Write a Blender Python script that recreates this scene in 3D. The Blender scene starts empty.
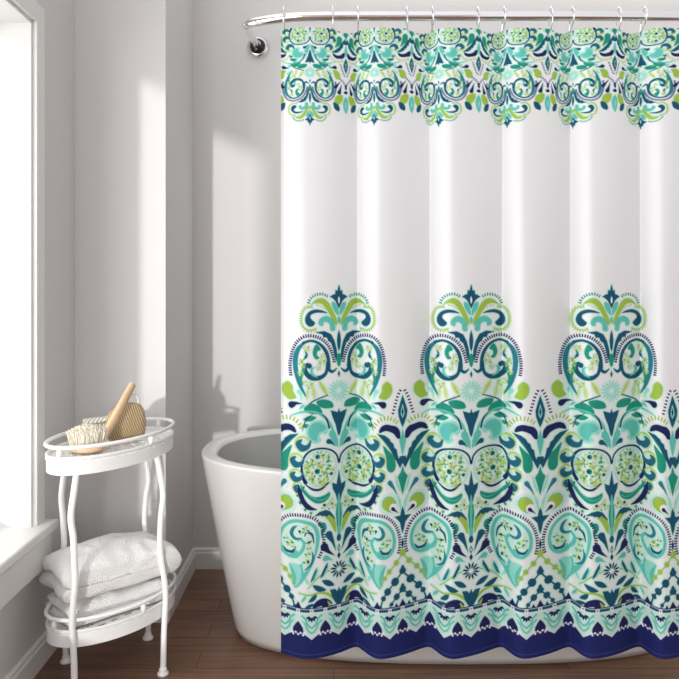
import bpy, bmesh, math, random
import numpy as np
from mathutils import Vector, Matrix, noise
PI = math.pi
scene = bpy.context.scene
COL = scene.collection
# ------------------------------------------------------------------ camera
CAMZ = 1.15; F = 700.0                                  # eye height; focal length in units of a 679 wide frame
cam_d = bpy.data.cameras.new('camera'); cam = bpy.data.objects.new('camera', cam_d); COL.objects.link(cam)
cam.location = (0, 0, CAMZ); cam.rotation_euler = (PI/2, 0, 0)
cam_d.sensor_width = 36; cam_d.lens = F/679*36
cam_d.shift_x = 5.5/679; cam_d.shift_y = -44.5/679
cam_d.clip_start = 0.05
scene.camera = cam
# ------------------------------------------------------------------ world, sun, exposure
scene.view_settings.view_transform = 'Standard'; scene.view_settings.look = 'None'
scene.view_settings.gamma = 1.0; scene.view_settings.exposure = 0.2
world = bpy.data.worlds.new('world'); scene.world = world; world.use_nodes = True
wn = world.node_tree.nodes; wl = world.node_tree.links
bg = wn['Background']; bg.inputs['Strength'].default_value = 0.95
tcw = wn.new('ShaderNodeTexCoord'); spx = wn.new('ShaderNodeSeparateXYZ'); rmp = wn.new('ShaderNodeMapRange')   # a sky brighter on the window side
wl.new(tcw.outputs['Generated'], spx.inputs[0]); wl.new(spx.outputs['X'], rmp.inputs['Value'])
rmp.inputs['From Min'].default_value = -1; rmp.inputs['From Max'].default_value = 1; rmp.inputs['To Min'].default_value = 1.9; rmp.inputs['To Max'].default_value = 0.35
wl.new(rmp.outputs[0], bg.inputs['Color'])
sun_d = bpy.data.lights.new('sun', 'SUN'); sun = bpy.data.objects.new('sun', sun_d); COL.objects.link(sun)
sun_d.energy = 1.45; sun_d.angle = math.radians(1.6); sun_d.color = (1.0, 0.985, 0.96)
SUN_DIR = Vector((0.175, 1.0, -0.085)).normalized()
sun.rotation_euler = SUN_DIR.to_track_quat('-Z', 'Y').to_euler(); sun.location = (-2, -6, 3)
def area(name, loc, target, sx, sy, power, col=(1,1,1)):
    d = bpy.data.lights.new(name, 'AREA'); d.shape = 'RECTANGLE'; d.size = sx; d.size_y = sy; d.energy = power; d.color = col
    o = bpy.data.objects.new(name, d); COL.objects.link(o); o.location = loc
    o.rotation_euler = (Vector(target)-Vector(loc)).to_track_quat('-Z', 'Y').to_euler(); return o
# daylight entering by the window beside the camera
area('window_light', (-1.20, -0.08, 1.25), (0.6, 1.2, 1.15), 2.5, 1.5, 45.0)
CEIL = None
# ------------------------------------------------------------------ printed pattern of the curtain
# one half repeat of the print, drawn as vector shapes in cloth units and sampled onto the cloth mesh
PI_ = math.pi; RES = 5; HW = 69.0; Y0P = 276.0; Y1P = 664.0
NAVY=(30,34,88); DTEAL=(24,84,112); TEAL=(42,124,142); GREEN=(34,148,124); AQUA=(98,196,184)
LAQUA=(150,222,208); LIME=(162,194,74); PLIME=(206,222,140); WHITE=(240,239,241); MINT=(204,236,226)
BAND=(30,38,100); BEIGE=(206,200,150); SAGE=(190,200,170)
PH = int((Y1P-Y0P)*RES); PW = int(HW*RES)

class Canvas:
    def __init__(s, w, h, y0):
        s.img = np.zeros((h, w, 3), np.float32); s.msk = np.zeros((h, w), bool); s.any = np.zeros((h, w), bool); s.y0 = y0; s.w = w; s.h = h
    def fill(s, pts, col, mask=True):
        pts = np.asarray(pts, float)
        for sgn in (1, -1):                                   # shapes crossing either mirror axis fold back
            for off in (0, 2*HW):
                q = pts.copy(); q[:,0] = sgn*q[:,0] + (off if sgn < 0 else 0)
                if sgn > 0 and off: continue
                s._fill(q, col, mask)
    def _fill(s, p, col, mask):
        px = p[:,0]*RES; py = (p[:,1]-s.y0)*RES
        x0 = max(0, int(px.min())); x1 = min(s.w, int(px.max())+2)
        y0 = max(0, int(py.min())); y1 = min(s.h, int(py.max())+2)
        if x0 >= x1 or y0 >= y1: return
        X = np.arange(x0, x1)+0.5; Y = np.arange(y0, y1)+0.5
        ins = np.zeros((len(Y), len(X)), bool)
        n = len(px)
        for i in range(n):
            ax, ay, bx_, by = px[i], py[i], px[(i+1)%n], py[(i+1)%n]
            if ay == by: continue
            rows = (Y > min(ay, by)) & (Y <= max(ay, by))
            if not rows.any(): continue
            xi = ax + (Y[rows]-ay)*(bx_-ax)/(by-ay)
            ins[rows] ^= (X[None,:] > xi[:,None])
        s.img[y0:y1, x0:x1][ins] = col
        s.any[y0:y1, x0:x1][ins] = True
        if mask: s.msk[y0:y1, x0:x1][ins] = True

def crom(pts, closed=False, n=6):
    p = [np.array(q, float) for q in pts]; N = len(p); out = []
    rng = range(N) if closed else range(N-1)
    for i in rng:
        if closed: a, b, c, d = p[(i-1)%N], p[i], p[(i+1)%N], p[(i+2)%N]
        else: a, b, c, d = p[max(i-1,0)], p[i], p[i+1], p[min(i+2,N-1)]
        for k in range(n):
            t = k/n
            out.append(0.5*((2*b)+(-a+c)*t+(2*a-5*b+4*c-d)*t*t+(-a+3*b-3*c+d)*t**3))
    if not closed: out.append(p[-1])
    return np.array(out)

class Pen:
    """draws in units of a drawing frame: x = x0 + sx*a, y = y0 + b/k"""
    def __init__(s, cv, x0, sx, y0, k, fat=1.0): s.fat=fat; s.cv=cv; s.x0=x0; s.sx=sx; s.y0=y0; s.k=k
    def T(s, pts):
        pts = np.asarray(pts, float)
        return np.stack([s.x0 + s.sx*pts[:,0]/s.k, s.y0 + pts[:,1]/s.k], 1)
    def blob(s, pts, col, smooth=True):
        s.cv.fill(s.T(crom(pts, True) if smooth else pts), col)
    def poly(s, pts, col): s.blob(pts, col, False)
    def stroke(s, pts, w, col, n=8):
        c = crom(pts, n=n); m = len(c)
        ws = np.interp(np.linspace(0,1,m), np.linspace(0,1,len(w)), w) if hasattr(w,'__len__') else np.full(m, w)
        ws = ws*s.fat; t = np.gradient(c, axis=0); t /= (np.linalg.norm(t,axis=1,keepdims=True)+1e-9)
        nn = np.stack([-t[:,1], t[:,0]],1)*ws[:,None]/2
        for i in range(m-1):                                  # piecewise quads and round joints
            s.cv.fill(s.T([c[i]+nn[i], c[i+1]+nn[i+1], c[i+1]-nn[i+1], c[i]-nn[i]]), col)
        for i in (0, m-1):
            if ws[i] > 5: s.disc(c[i][0], c[i][1], ws[i]/2, col)
    def disc(s, x, y, r, col, ry=None):
        a = np.linspace(0, 2*math.pi, 20)[:-1]
        s.cv.fill(s.T(np.stack([x+r*np.cos(a), y+(ry or r)*np.sin(a)],1)), col)
    def teeth(s, pts, n, ln, w, col, side=1, base=0):
        c = crom(pts, n=10); d = np.r_[0, np.cumsum(np.linalg.norm(np.diff(c,axis=0),axis=1))]
        for k in range(n):
            q = (k+0.5)/n*d[-1]; x = np.interp(q, d, c[:,0]); y = np.interp(q, d, c[:,1])
            x2 = np.interp(q+2, d, c[:,0]); y2 = np.interp(q+2, d, c[:,1]); x1 = np.interp(q-2, d, c[:,0]); y1 = np.interp(q-2, d, c[:,1])
            t = np.array([x2-x1, y2-y1]); t /= np.linalg.norm(t)+1e-9; nn = np.array([-t[1], t[0]])*side
            p = np.array([x,y])+nn*base
            s.cv.fill(s.T([p-t*w*.55, p+t*w*.55, p+t*w*0.42+nn*ln, p-t*w*0.42+nn*ln]), col, False)
    def leaf(s, p0, p1, w, col, bend=0.0):
        p0 = np.array(p0,float); p1 = np.array(p1,float); d = p1-p0; L = np.linalg.norm(d)+1e-9; nn = np.array([-d[1], d[0]])/L
        a = []
        for t in (0,.12,.3,.5,.7,.88,1): a.append(p0+d*t+nn*(math.sin(math.pi*t)**0.8*w/2+bend*math.sin(math.pi*t)))
        for t in (.88,.7,.5,.3,.12): a.append(p0+d*t+nn*(-math.sin(math.pi*t)**0.8*w/2+bend*math.sin(math.pi*t)))
        s.cv.fill(s.T(a), col)
    def drop(s, head, r, tail, col, bend=0.0):
        h = np.array(head,float); t = np.array(tail,float); d = t-h; L = np.linalg.norm(d)+1e-9; u = d/L; nn = np.array([-u[1],u[0]])
        a = [h + r*(math.cos(q)*u + math.sin(q)*nn) for q in np.linspace(math.pi*0.42, math.pi*1.58, 12)]
        a.append(h+d*0.45-nn*r*0.42+nn*bend*0.7); a.append(t); a.insert(0, h+d*0.45+nn*r*0.42+nn*bend*0.7)
        s.cv.fill(s.T(a), col)
    def sprig(s, x, y, r, seed=0, cols=None):
        rn = random.Random(seed); cols = cols or (LIME, PLIME, BEIGE)
        for k in range(6):
            a = k*math.pi/3+rn.random(); 
            s.leaf((x+r*.15*math.cos(a), y+r*.15*math.sin(a)), (x+r*math.cos(a+.3), y+r*math.sin(a+.3)), r*.42, cols[k%len(cols)], r*.1)
    def rosette(s, x, y, r0, r1, n, w, col):
        for k in range(n):
            a = (k+.5)*2*math.pi/n
            s.leaf((x+r0*math.cos(a), y+r0*math.sin(a)), (x+r1*math.cos(a), y+r1*math.sin(a)), w, col)

def draw_print(top_border=False):
    cv = Canvas(PW, PH, Y0P); K = 5.658
    A = Pen(cv, 0, 1, 280, K, 1.25); B = Pen(cv, 0, 1, 380, K, 1.15); D = Pen(cv, 0, 1, 480, K, 1.1)
    # ---- crest
    A.poly([(0,28),(6,48),(9,66),(20,60),(22,84),(36,88),(53,100),(36,108),(22,122),(8,150),(0,168)], DTEAL)
    A.poly([(0,95),(6,110),(6,125),(0,142)], WHITE)
    A.blob([(3,205),(5,165),(18,138),(36,128),(42,140),(36,165),(20,190)], AQUA)
    A.blob([(10,240),(22,205),(48,152),(72,120),(100,108),(132,116),(158,142),(130,136),(100,140),(78,160),(56,196),(30,245),(14,262)], LIME)
    A.teeth([(66,106),(96,92),(130,96),(158,116),(168,142)], 10, 17, 8, GREEN, -1)
    A.blob([(66,192),(100,176),(140,172),(176,188),(194,220),(190,250),(168,268),(146,262),(138,246),(152,232),(164,218),(158,200),(130,190),(98,190)], DTEAL)
    A.stroke([(150,158),(190,164),(210,196),(214,236),(200,272),(168,288),(130,278)], 4, LIME)
    A.teeth([(150,158),(190,164),(210,196),(214,236),(200,272),(168,288),(130,278)], 19, 16, 6.5, LIME, -1)
    A.teeth([(70,178),(100,160),(135,152)], 6, 12, 5, LIME, -1)
    A.blob([(24,292),(22,262),(38,226),(70,208),(104,220),(118,244),(110,262),(92,264),(88,246),(72,242),(54,256),(48,290)], AQUA)
    A.poly([(0,288),(8,316),(12,350),(8,390),(0,412)], DTEAL)
    A.poly([(8,440),(14,395),(26,350),(46,312),(84,294),(136,300),(112,308),(96,312),(90,330),(70,330),(62,350),(46,362),(34,396),(24,440),(12,470)], DTEAL)
    A.disc(0,232,9,AQUA,20)
    # ---- comb arches
    comb = [(34,478),(46,430),(70,380),(108,345),(160,328),(208,338),(244,375),(264,430),(272,490),(266,548)]
    A.teeth(comb, 38, 19, 8.2, NAVY, -1)
    A.stroke([(190,352),(232,392),(250,450),(246,520),(222,600),(182,672)], [8,20,24,22,16,3], TEAL)
    A.stroke([(56,500),(62,450),(76,408),(112,366),(160,348),(206,360)], [12,16,16,12,10,12], DTEAL)
    A.stroke([(66,470),(60,508),(38,526),(12,508)], [13,15,13,3], DTEAL)
    A.stroke([(66,470),(74,530),(110,558),(156,556),(188,530),(194,494),(176,472)], [12,14,20,24,22,18,4], DTEAL)
    A.disc(170,490,15,DTEAL)
    A.stroke([(120,556),(150,540),(158,512),(142,498)], [3,12,12,4], AQUA)
    A.blob([(104,396),(128,368),(146,392),(150,424),(134,452),(112,446),(126,430),(124,410)], GREEN)
    A.stroke([(196,400),(186,430),(206,458)], [4,12,3], TEAL)
    A.disc(190,438,8,DTEAL)
    A.stroke([(222,450),(202,500),(220,560),(206,600)], [3,14,16,3], GREEN)
    for i,(x,y,r) in enumerate([(188,392,24),(96,470,26),(118,500,18),(216,470,22),(222,530,20),(206,490,16),(168,600,26),(196,580,16),(90,435,18)]): A.sprig(x,y,r,i)
    A.poly([(0,418),(13,436),(15,455),(8,490),(0,500)], GREEN)
    A.poly([(0,520),(7,540),(0,560)], DTEAL)
    A.rosette(0,635,14,62,16,9,LAQUA)
    for a,b,w,c in [((62,666),(118,570),26,PLIME),((66,660),(112,582),6,LIME),((138,680),(150,606),24,PLIME),((142,676),(150,612),6,BEIGE),((186,680),(176,618),14,PLIME)]: A.leaf(a,b,w,c)
    # ---- outer drops
    B.blob([(245,102),(262,70),(266,38),(292,14),(322,34),(326,70),(312,98),(286,116),(262,112)], LIME)
    B.drop((228,70),13,(214,118),LAQUA,8)
    B.drop((272,146),19,(206,136),NAVY,10)
    B.stroke([(62,92),(110,108),(152,126),(196,160)], [4,6,6,2], NAVY)
    B.blob([(34,164),(42,132),(86,116),(128,124),(118,150),(84,166)], GREEN)
    B.blob([(96,192),(114,154),(160,136),(202,162),(176,188),(132,196)], GREEN)
    B.stroke([(20,330),(50,262),(88,212),(140,184),(206,182),(272,206)], [4,14,13,11,9,3], AQUA)
    B.stroke([(56,280),(72,226),(98,198)], [8,7,3], NAVY)
    B.poly([(0,172),(8,194),(22,188),(48,180),(38,216),(20,262),(8,316),(0,330)], DTEAL)
    B.leaf((128,216),(206,226),32,GREEN); B.leaf((166,262),(214,262),24,GREEN); B.leaf((196,140),(228,168),12,AQUA)
    B.stroke([(150,196),(190,230),(210,290)], [2,6,2], NAVY)
    B.blob([(60,280),(84,244),(118,232),(156,242),(184,272),(184,318),(160,352),(126,362),(102,344),(112,326),(100,306),(78,312),(64,300)], LAQUA)
    B.blob([(74,276),(98,252),(128,244),(158,256),(174,284),(172,318),(150,342),(126,346),(124,328),(110,300),(88,294)], AQUA)
    B.poly([(4,395),(6,352),(18,312),(34,286),(54,300),(58,322),(40,350),(22,380)], AQUA)
    B.drop((58,356),15,(20,388),DTEAL,6)
    # ---- ovals full of flowers
    B.stroke([(2,480),(14,436),(50,404),(104,392),(162,402),(200,440),(214,500),(206,552),(192,580)], [8,8,8,8,9,10,11,16,20], NAVY)
    B.stroke([(196,588),(150,620),(104,622),(60,588)], [3,11,11,8], NAVY)
    rn = random.Random(5)
    for k in range(150):
        a = rn.random()*6.283; r = math.sqrt(rn.random()); x = 110+r*84*math.cos(a); y = 507+r*97*math.sin(a)
        t = rn.random()*6.283; c = (LIME,PLIME,BEIGE,LIME,GREEN)[k%5]
        B.leaf((x-11*math.cos(t),y-11*math.sin(t)),(x+11*math.cos(t),y+11*math.sin(t)),10,c,2)
    for x,y,r in ((122,438,15),(124,520,17),(44,540,11)):
        B.disc(x,y,r+5,WHITE); B.disc(x,y,r,GREEN); B.disc(x+3,y,r*.45,NAVY)
    for x,y,r in ((206,366,1.),(242,462,.94),(246,548,.85),(232,616,.72)):       # hooks in lime halos
        B.disc(x+2,y-4,44*r,(190,212,110)); B.teeth([(x-10*r,y-44*r),(x+30*r,y-36*r),(x+46*r,y-4*r),(x+34*r,y+30*r),(x,y+40*r)],14,7*r,5,LIME,-1)
        B.disc(x,y-4,33*r,MINT)
        B.stroke([(x-46*r,y-24*r),(x-28*r,y+12*r),(x+6*r,y+20*r),(x+26*r,y-4*r),(x+8*r,y-26*r)],[3,22*r,36*r,30*r,7],(32,104,128))
    for x,y,r in ((218,124,.55),(192,164,.42),(160,186,.36),(236,88,.4)):
        D.disc(x,y,28*r,PLIME); D.drop((x+4*r,y+8*r),18*r,(x-26*r,y-26*r),GREEN if r<.5 else TEAL)
    B.poly([(0,520),(6,560),(14,604),(40,592),(36,626),(18,664),(10,700),(0,726)], DTEAL)
    for k in range(46):                                       # dotted line inside each oval
        a = 2*PI_*k/46; B.disc(108+92*math.cos(a), 507+104*math.sin(a), 2.6, AQUA)
    # ---- smiles
    D.blob([(222,26),(212,62),(178,102),(130,134),(84,130),(54,104),(54,78),(84,92),(128,100),(168,84),(200,52)], GREEN)
    D.stroke([(56,98),(96,118),(150,102),(196,56)], 4, AQUA)
    D.blob([(232,26),(236,78),(214,132),(178,168),(126,170),(156,152),(188,122),(208,80)], NAVY)
    D.blob([(0,100),(10,140),(18,200),(14,260),(8,330),(0,345)], AQUA)
    D.stroke([(10,150),(12,210),(8,280)], [5,9,4], GREEN)
    for i,(x,y) in enumerate([(42,128),(62,150),(86,160),(30,160)]): D.sprig(x,y,17,i+30)
    D.disc(84,148,8,NAVY); D.disc(40,146,6,DTEAL); D.disc(58,172,5,GREEN)
    D.poly([(142,206),(112,188),(76,178),(48,192),(24,226),(22,252),(44,230),(70,216),(104,204)], DTEAL)
    D.blob([(138,210),(98,206),(68,228),(46,262),(20,312),(16,280),(22,244),(44,216),(84,196)], LIME)
    D.poly([(142,206),(112,184),(76,176),(52,186),(36,208),(60,206),(66,216),(84,206),(92,212),(108,202)], DTEAL)
    D.stroke([(98,330),(96,296),(84,282),(90,260),(110,256)], [3,16,22,26,18], GREEN)
    D.drop((58,318),20,(16,420),DTEAL,6); D.drop((84,384),22,(22,444),NAVY,-8); D.drop((76,450),17,(36,470),AQUA,6)
    D.disc(0,346,13,DTEAL,20); D.poly([(0,380),(9,404),(0,428)],NAVY); D.poly([(0,390),(5,404),(0,418)],WHITE); D.poly([(0,428),(10,446),(0,466)],NAVY)
    D.rosette(0,525,13,50,12,11,NAVY)
    D.stroke([(48,520),(110,546),(178,612)], [6,7,4], LIME)
    for a,b,w,c,bd in [((108,560),(66,474),20,DTEAL,-6),((96,560),(58,486),10,LAQUA,-4),((164,580),(128,496),20,TEAL,-6),((150,584),(118,500),10,LAQUA,-3),((172,590),(196,540),12,LAQUA,4),
                       ((26,612),(98,572),32,DTEAL,0),((72,630),(152,594),32,DTEAL,6),((126,640),(176,690),26,DTEAL,6),((186,650),(216,692),14,AQUA,0)]: D.leaf(a,b,w,c,bd)
    D.stroke([(20,700),(60,656),(110,640),(170,650),(230,640)], [9,14,10,8,5], LIME)
    D.poly([(0,628),(10,650),(22,634),(52,632),(40,672),(20,712),(8,728),(0,728)], DTEAL)
    D.blob([(40,716),(60,684),(96,674),(134,690),(150,722),(100,716)], NAVY)
    D.leaf((140,700),(196,722),20,DTEAL); D.leaf((30,735),(66,690),14,LIME,4)
    # ================= the second axis
    S = Pen(cv, HW-342/K, 1, 380, K); E = Pen(cv, HW-340/K, 1, 480, K)
    S.teeth([(290,206),(306,150),(322,100),(342,64)], 8, 17, 8.4, NAVY, -1, 2)
    S.poly([(342,92),(326,140),(314,180),(318,214),(330,250),(342,276)], DTEAL)
    S.poly([(342,140),(334,170),(330,200),(342,226)], LAQUA); S.poly([(342,160),(336,190),(342,212)], NAVY)
    S.blob([(198,302),(208,270),(240,256),(274,262),(306,272),(326,300),(326,338),(308,336),(284,308),(240,292)], NAVY)
    S.teeth([(176,284),(196,252),(232,234),(272,240),(304,262)], 9, 26, 9, LIME, -1, 2)
    S.poly([(184,306),(232,316),(262,338),(268,352),(286,366),(292,390),(306,400),(312,432),(326,470),(324,504),(308,474),(286,432),(252,382),(222,346)], DTEAL)
    S.stroke([(196,318),(250,372),(300,460)], [2,6,2], GREEN)
    S.poly([(342,286),(334,318),(322,350),(330,390),(342,440)], AQUA)
    S.blob([(222,376),(256,404),(290,440),(300,490),(288,522),(262,526),(244,500),(242,450)], GREEN)
    S.poly([(342,440),(324,440),(318,470),(326,510),(342,480)], DTEAL)
    S.poly([(342,492),(332,530),(312,556),(326,600),(336,640),(342,660)], GREEN)
    S.stroke([(300,548),(312,600),(330,640)], [3,12,5], LAQUA)
    S.drop((264,586),14,(312,664),TEAL,-6); S.teeth([(262,624),(246,590),(262,560)], 7, 9, 4, LAQUA, -1, 4)
    E.disc(255,140,56,MINT); E.teeth([(290,190),(255,188),(218,164),(208,130),(228,98),(264,92),(294,112),(306,140)], 26, 12, 4.6, GREEN, 1, 4)
    E.disc(256,140,40,LIME); E.disc(282,162,24,WHITE); E.drop((280,168),11,(316,196),NAVY)
    E.stroke([(306,90),(322,130),(330,180)], [3,14,4], LAQUA)
    E.poly([(342,160),(330,186),(326,212),(290,214),(308,232),(324,250),(332,290),(340,312),(342,312)], DTEAL)
    E.poly([(342,338),(334,366),(336,390),(342,404)], NAVY)
    # paisley with comb
    E.teeth([(78,440),(58,400),(48,350),(56,286),(86,238),(136,216),(196,214),(246,230),(286,270),(308,325),(312,380),(302,424)], 44, 19, 8.4, NAVY, -1, 3)
    E.blob([(62,350),(66,290),(92,248),(140,230),(196,226),(246,248),(286,296),(298,356),(284,412),(244,446),(196,446),(160,424),(170,478),(232,486),(218,540),(206,612),(170,590),(122,520),(84,440)], AQUA)
    E.blob([(82,350),(86,300),(106,264),(146,248),(194,244),(238,264),(270,304),(280,356),(268,400),(240,428),(214,420),(190,400),(178,440),(160,480),(150,520),(118,480),(92,420)], MINT)
    E.stroke([(236,440),(190,428),(160,396),(150,358),(170,336),(190,350)], [14,20,20,18,14,5], AQUA)
    E.stroke([(162,328),(200,336),(222,312),(212,280),(190,262)], [3,16,22,18,3], TEAL)
    E.stroke([(196,380),(216,412),(250,414),(270,390)], [3,16,14,3], DTEAL)
    E.stroke([(92,360),(104,310),(134,296),(148,318)], [3,14,12,4], DTEAL)
    E.stroke([(150,510),(112,480),(98,440),(106,400)], [3,14,14,3], TEAL)
    for i,(x,y,r) in enumerate([(140,280,24),(166,298,16),(122,352,22),(232,366,26),(254,340,18),(130,420,20),(138,462,22),(120,388,16),(210,384,14)]): E.sprig(x,y,r,i+60,(LIME,PLIME,GREEN))
    for x,y in ((120,352),(126,460),(176,292)): E.disc(x,y,7,NAVY)
    E.blob([(166,530),(176,484),(232,484),(214,540),(206,606),(176,576)], LAQUA)
    E.blob([(206,606),(196,560),(206,520),(236,484),(222,540)], AQUA)
    # bead garlands
    def garland(pts, col, rs, lw):
        E.stroke(pts, lw, col)
        for (x,y), r in zip(pts, rs): E.disc(x,y,r,col)
    garland([(342,424),(302,476),(258,520),(230,556),(212,592)], LIME, [17,16,15,13,7], 7)
    E.leaf((342,446),(342,400),18,LIME)
    garland([(342,528),(294,582),(248,632),(222,668),(204,716)], DTEAL, [18,24,21,15,10], 9)
    E.leaf((342,540),(342,494),20,DTEAL)
    garland([(342,632),(304,668),(272,706),(262,728)], DTEAL, [18,19,12,9], 8)
    E.leaf((342,640),(342,598),20,DTEAL); E.poly([(342,690),(332,715),(334,730),(342,734)],GREEN); E.poly([(290,726),(302,704),(316,728)],NAVY)
    if top_border:                                            # the small border has extra buds on this axis
        G = Pen(cv, HW, 1, 0, 1.0)
        G.poly([(0,314),(-4,322),(-6,334),(-4,344),(0,350)], AQUA); G.poly([(0,322),(-2,332),(0,342)], LAQUA)
        G.blob([(-6,350),(-8,338),(-16,330),(-22,334),(-20,346),(-12,352)], LIME)
        G.blob([(-14,318),(-22,322),(-24,334),(-16,332),(-12,324)], DTEAL)
        G.drop((-13,356),3.4,(-8,374),NAVY); G.drop((-20,366),3,(-10,380),NAVY); G.disc(0,358,4,NAVY,3)
        G.poly([(0,362),(-2.6,368),(0,374)],NAVY); G.teeth([(-14,384),(-7,378),(0,368)],6,4,1.6,NAVY,1)
    # ---- border: double line, lace, navy hem
    yb = 610.5
    def rect(x0,x1,y0,y1,col): cv.fill([(x0,y0),(x1,y0),(x1,y1),(x0,y1)], col)
    rect(-1,HW+1,yb-2.2,Y1P,MINT)
    P = HW/2.5
    top = []
    for k in range(-1,4):                                     # navy hem with scallops and spade peaks
        c = (k+0.5)*P
        pts = []
        for t in np.linspace(-.5,.5,25):
            pts.append((c+t*P, 631.5+7.5*abs(2*t)**1.6))
        top += pts
    top = top+[(top[-1][0],Y1P+2),(top[0][0],Y1P+2)]
    cv.fill(top, BAND)
    for (ax_,ay_),(bx_,by_) in zip(top[:-3], top[1:-2]): cv.fill([(ax_,ay_-.9),(bx_,by_-.9),(bx_,by_+.3),(ax_,ay_+.3)], WHITE)
    F = Pen(cv, 0, 1, yb, 1.0)
    for k in range(-1,4):
        c = (k+0.5)*P; m = k*P
        for (h,w,col) in ((0,1.9,LAQUA),(5.2,1.9,AQUA)):      # chevrons of the lace
            F.stroke([(m-10.5,4.5+h),(m-6.5,8+h),(m-4.5,13+h),(m,17+h),(m+4.5,13+h),(m+6.5,8+h),(m+10.5,4.5+h)], w, (120,200,186) if h else AQUA, 2)
        F.stroke([(c-11,24.5),(c-6.5,17),(c-4.5,11.5),(c,5),(c+4.5,11.5),(c+6.5,17),(c+11,24.5)], 1.2, MINT, 2)
        F.poly([(c,10.5),(c+2.6,13.5),(c+5,17.5),(c+5.4,21),(c+3.2,22.6),(c-3.2,22.6),(c-5.4,21),(c-5,17.5),(c-2.6,13.5)], NAVY)
        for dx,dy in ((-6.6,21.4),(-5,24),(-2.4,22),(0,23.6),(2.4,22),(5,24),(6.6,21.4)): F.disc(c+dx,dy,1.15,WHITE)
        for a in range(7):
            t = math.pi*(a+0.)/6
            if a in (0,6): continue
            F.leaf((m+2*math.cos(t),4.4+2*math.sin(t)),(m+6.6*math.cos(t),4+7.4*math.sin(t)),2.4,NAVY)
    rect(-1,HW+1,yb-3.0,yb-2.0,NAVY); rect(-1,HW+1,yb-2.0,yb-1.2,WHITE)
    rect(-1,HW+1,yb-1.2,yb+1.5,DTEAL); rect(-1,HW+1,yb+1.5,yb+2.4,WHITE)
    for k in range(0,7):
        F.disc(k*P/2,0.2,2.1,WHITE); F.disc(k*P/2,0.2,0.8,DTEAL)
    for k in (0,1,2,3): F.poly([((k+.5)*P-3.4,-3),((k+.5)*P,-9),((k+.5)*P+3.4,-3)], NAVY)
    rect(-1,HW+1,653.8,654.4,(70,80,140))
    # pale mint outline round every shape
    m = cv.msk.copy(); r = int(1.3*RES)
    for _ in range(r):
        n = m.copy(); n[1:] |= m[:-1]; n[:-1] |= m[1:]; n[:,1:] |= m[:,:-1]; n[:,:-1] |= m[:,1:]; m = n
    m2 = m.copy()
    for _ in range(int(1.4*RES)):
        n = m2.copy(); n[1:] |= m2[:-1]; n[:-1] |= m2[1:]; n[:,1:] |= m2[:,:-1]; n[:,:-1] |= m2[:,1:]; m2 = n
    low = np.zeros(m.shape, bool); low[int((385-Y0P)*RES):int((608-Y0P)*RES)] = True
    base = np.zeros_like(cv.img); base[:] = WHITE; base[m2 & low] = (226,240,235); base[m] = MINT; base[cv.any] = cv.img[cv.any]
    return base

def srgb_lin(a):
    a = a/255.0
    return np.where(a <= 0.04045, a/12.92, ((a+0.055)/1.055)**2.4)

def box_blur(a, r):
    for ax in (0,1):
        pad = [(0,0)]*3; pad[ax] = (r,r)
        b = np.pad(a, pad, mode='edge'); c = np.cumsum(b, axis=ax); z = np.zeros_like(np.take(c,[0],axis=ax))
        c = np.concatenate([z,c],axis=ax); n = 2*r+1
        a = (np.take(c, range(n, c.shape[ax]), axis=ax)-np.take(c, range(0, c.shape[ax]-n), axis=ax))/n
    return a
# ------------------------------------------------------------------ helpers
def setp(b, **k):
    for n, v in k.items():
        n = n.replace('_', ' ')
        if n in b.inputs: b.inputs[n].default_value = v
def mat(name, col, rough=0.5, metal=0.0, bump=None, vary=0.0, **kw):
    m = bpy.data.materials.new(name); m.use_nodes = True; nt = m.node_tree; b = nt.nodes['Principled BSDF']
    b.inputs['Base Color'].default_value = (*col, 1); b.inputs['Roughness'].default_value = rough; b.inputs['Metallic'].default_value = metal
    setp(b, **kw)
    if bump or vary:
        tc = nt.nodes.new('ShaderNodeTexCoord'); nz = nt.nodes.new('ShaderNodeTexNoise')
        nz.inputs['Scale'].default_value = bump[0] if bump else 8; nz.inputs['Detail'].default_value = 4
        nt.links.new(tc.outputs['Object'], nz.inputs['Vector'])
        if bump:
            bp = nt.nodes.new('ShaderNodeBump'); bp.inputs['Strength'].default_value = bump[1]; bp.inputs['Distance'].default_value = bump[2]
            nt.links.new(nz.outputs['Fac'], bp.inputs['Height']); nt.links.new(bp.outputs['Normal'], b.inputs['Normal'])
        if vary:
            cr = nt.nodes.new('ShaderNodeValToRGB')
            cr.color_ramp.elements[0].position = .3; cr.color_ramp.elements[1].position = .7
            cr.color_ramp.elements[0].color = (*[c*(1-vary) for c in col], 1); cr.color_ramp.elements[1].color = (*[min(1,c*(1+vary)) for c in col], 1)
            nt.links.new(nz.outputs['Fac'], cr.inputs['Fac']); nt.links.new(cr.outputs['Color'], b.inputs['Base Color'])
    return m
def tag(o, label=None, cat=None, group=None, kind=None):
    if label: o['label'] = label
    if cat: o['category'] = cat
    if group: o['group'] = group
    if kind: o['kind'] = kind
    return o
def link(name, me, m=None, parent=None, smooth=False, loc=None):
    o = bpy.data.objects.new(name, me); COL.objects.link(o)
    if m: me.materials.append(m)
    if parent: o.parent = parent
    if loc: o.location = loc
    if smooth:
        for p in me.polygons: p.use_smooth = True
    return o
def obj(name, bm, m=None, parent=None, smooth=False, loc=None):
    bmesh.ops.recalc_face_normals(bm, faces=bm.faces)
    me = bpy.data.meshes.new(name); bm.to_mesh(me); bm.free(); return link(name, me, m, parent, smooth, loc)
def empty(name, loc, rz=0):
    o = bpy.data.objects.new(name, None); COL.objects.link(o); o.location = loc; o.rotation_euler = (0,0,rz); o.empty_display_size = .05; return o
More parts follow.
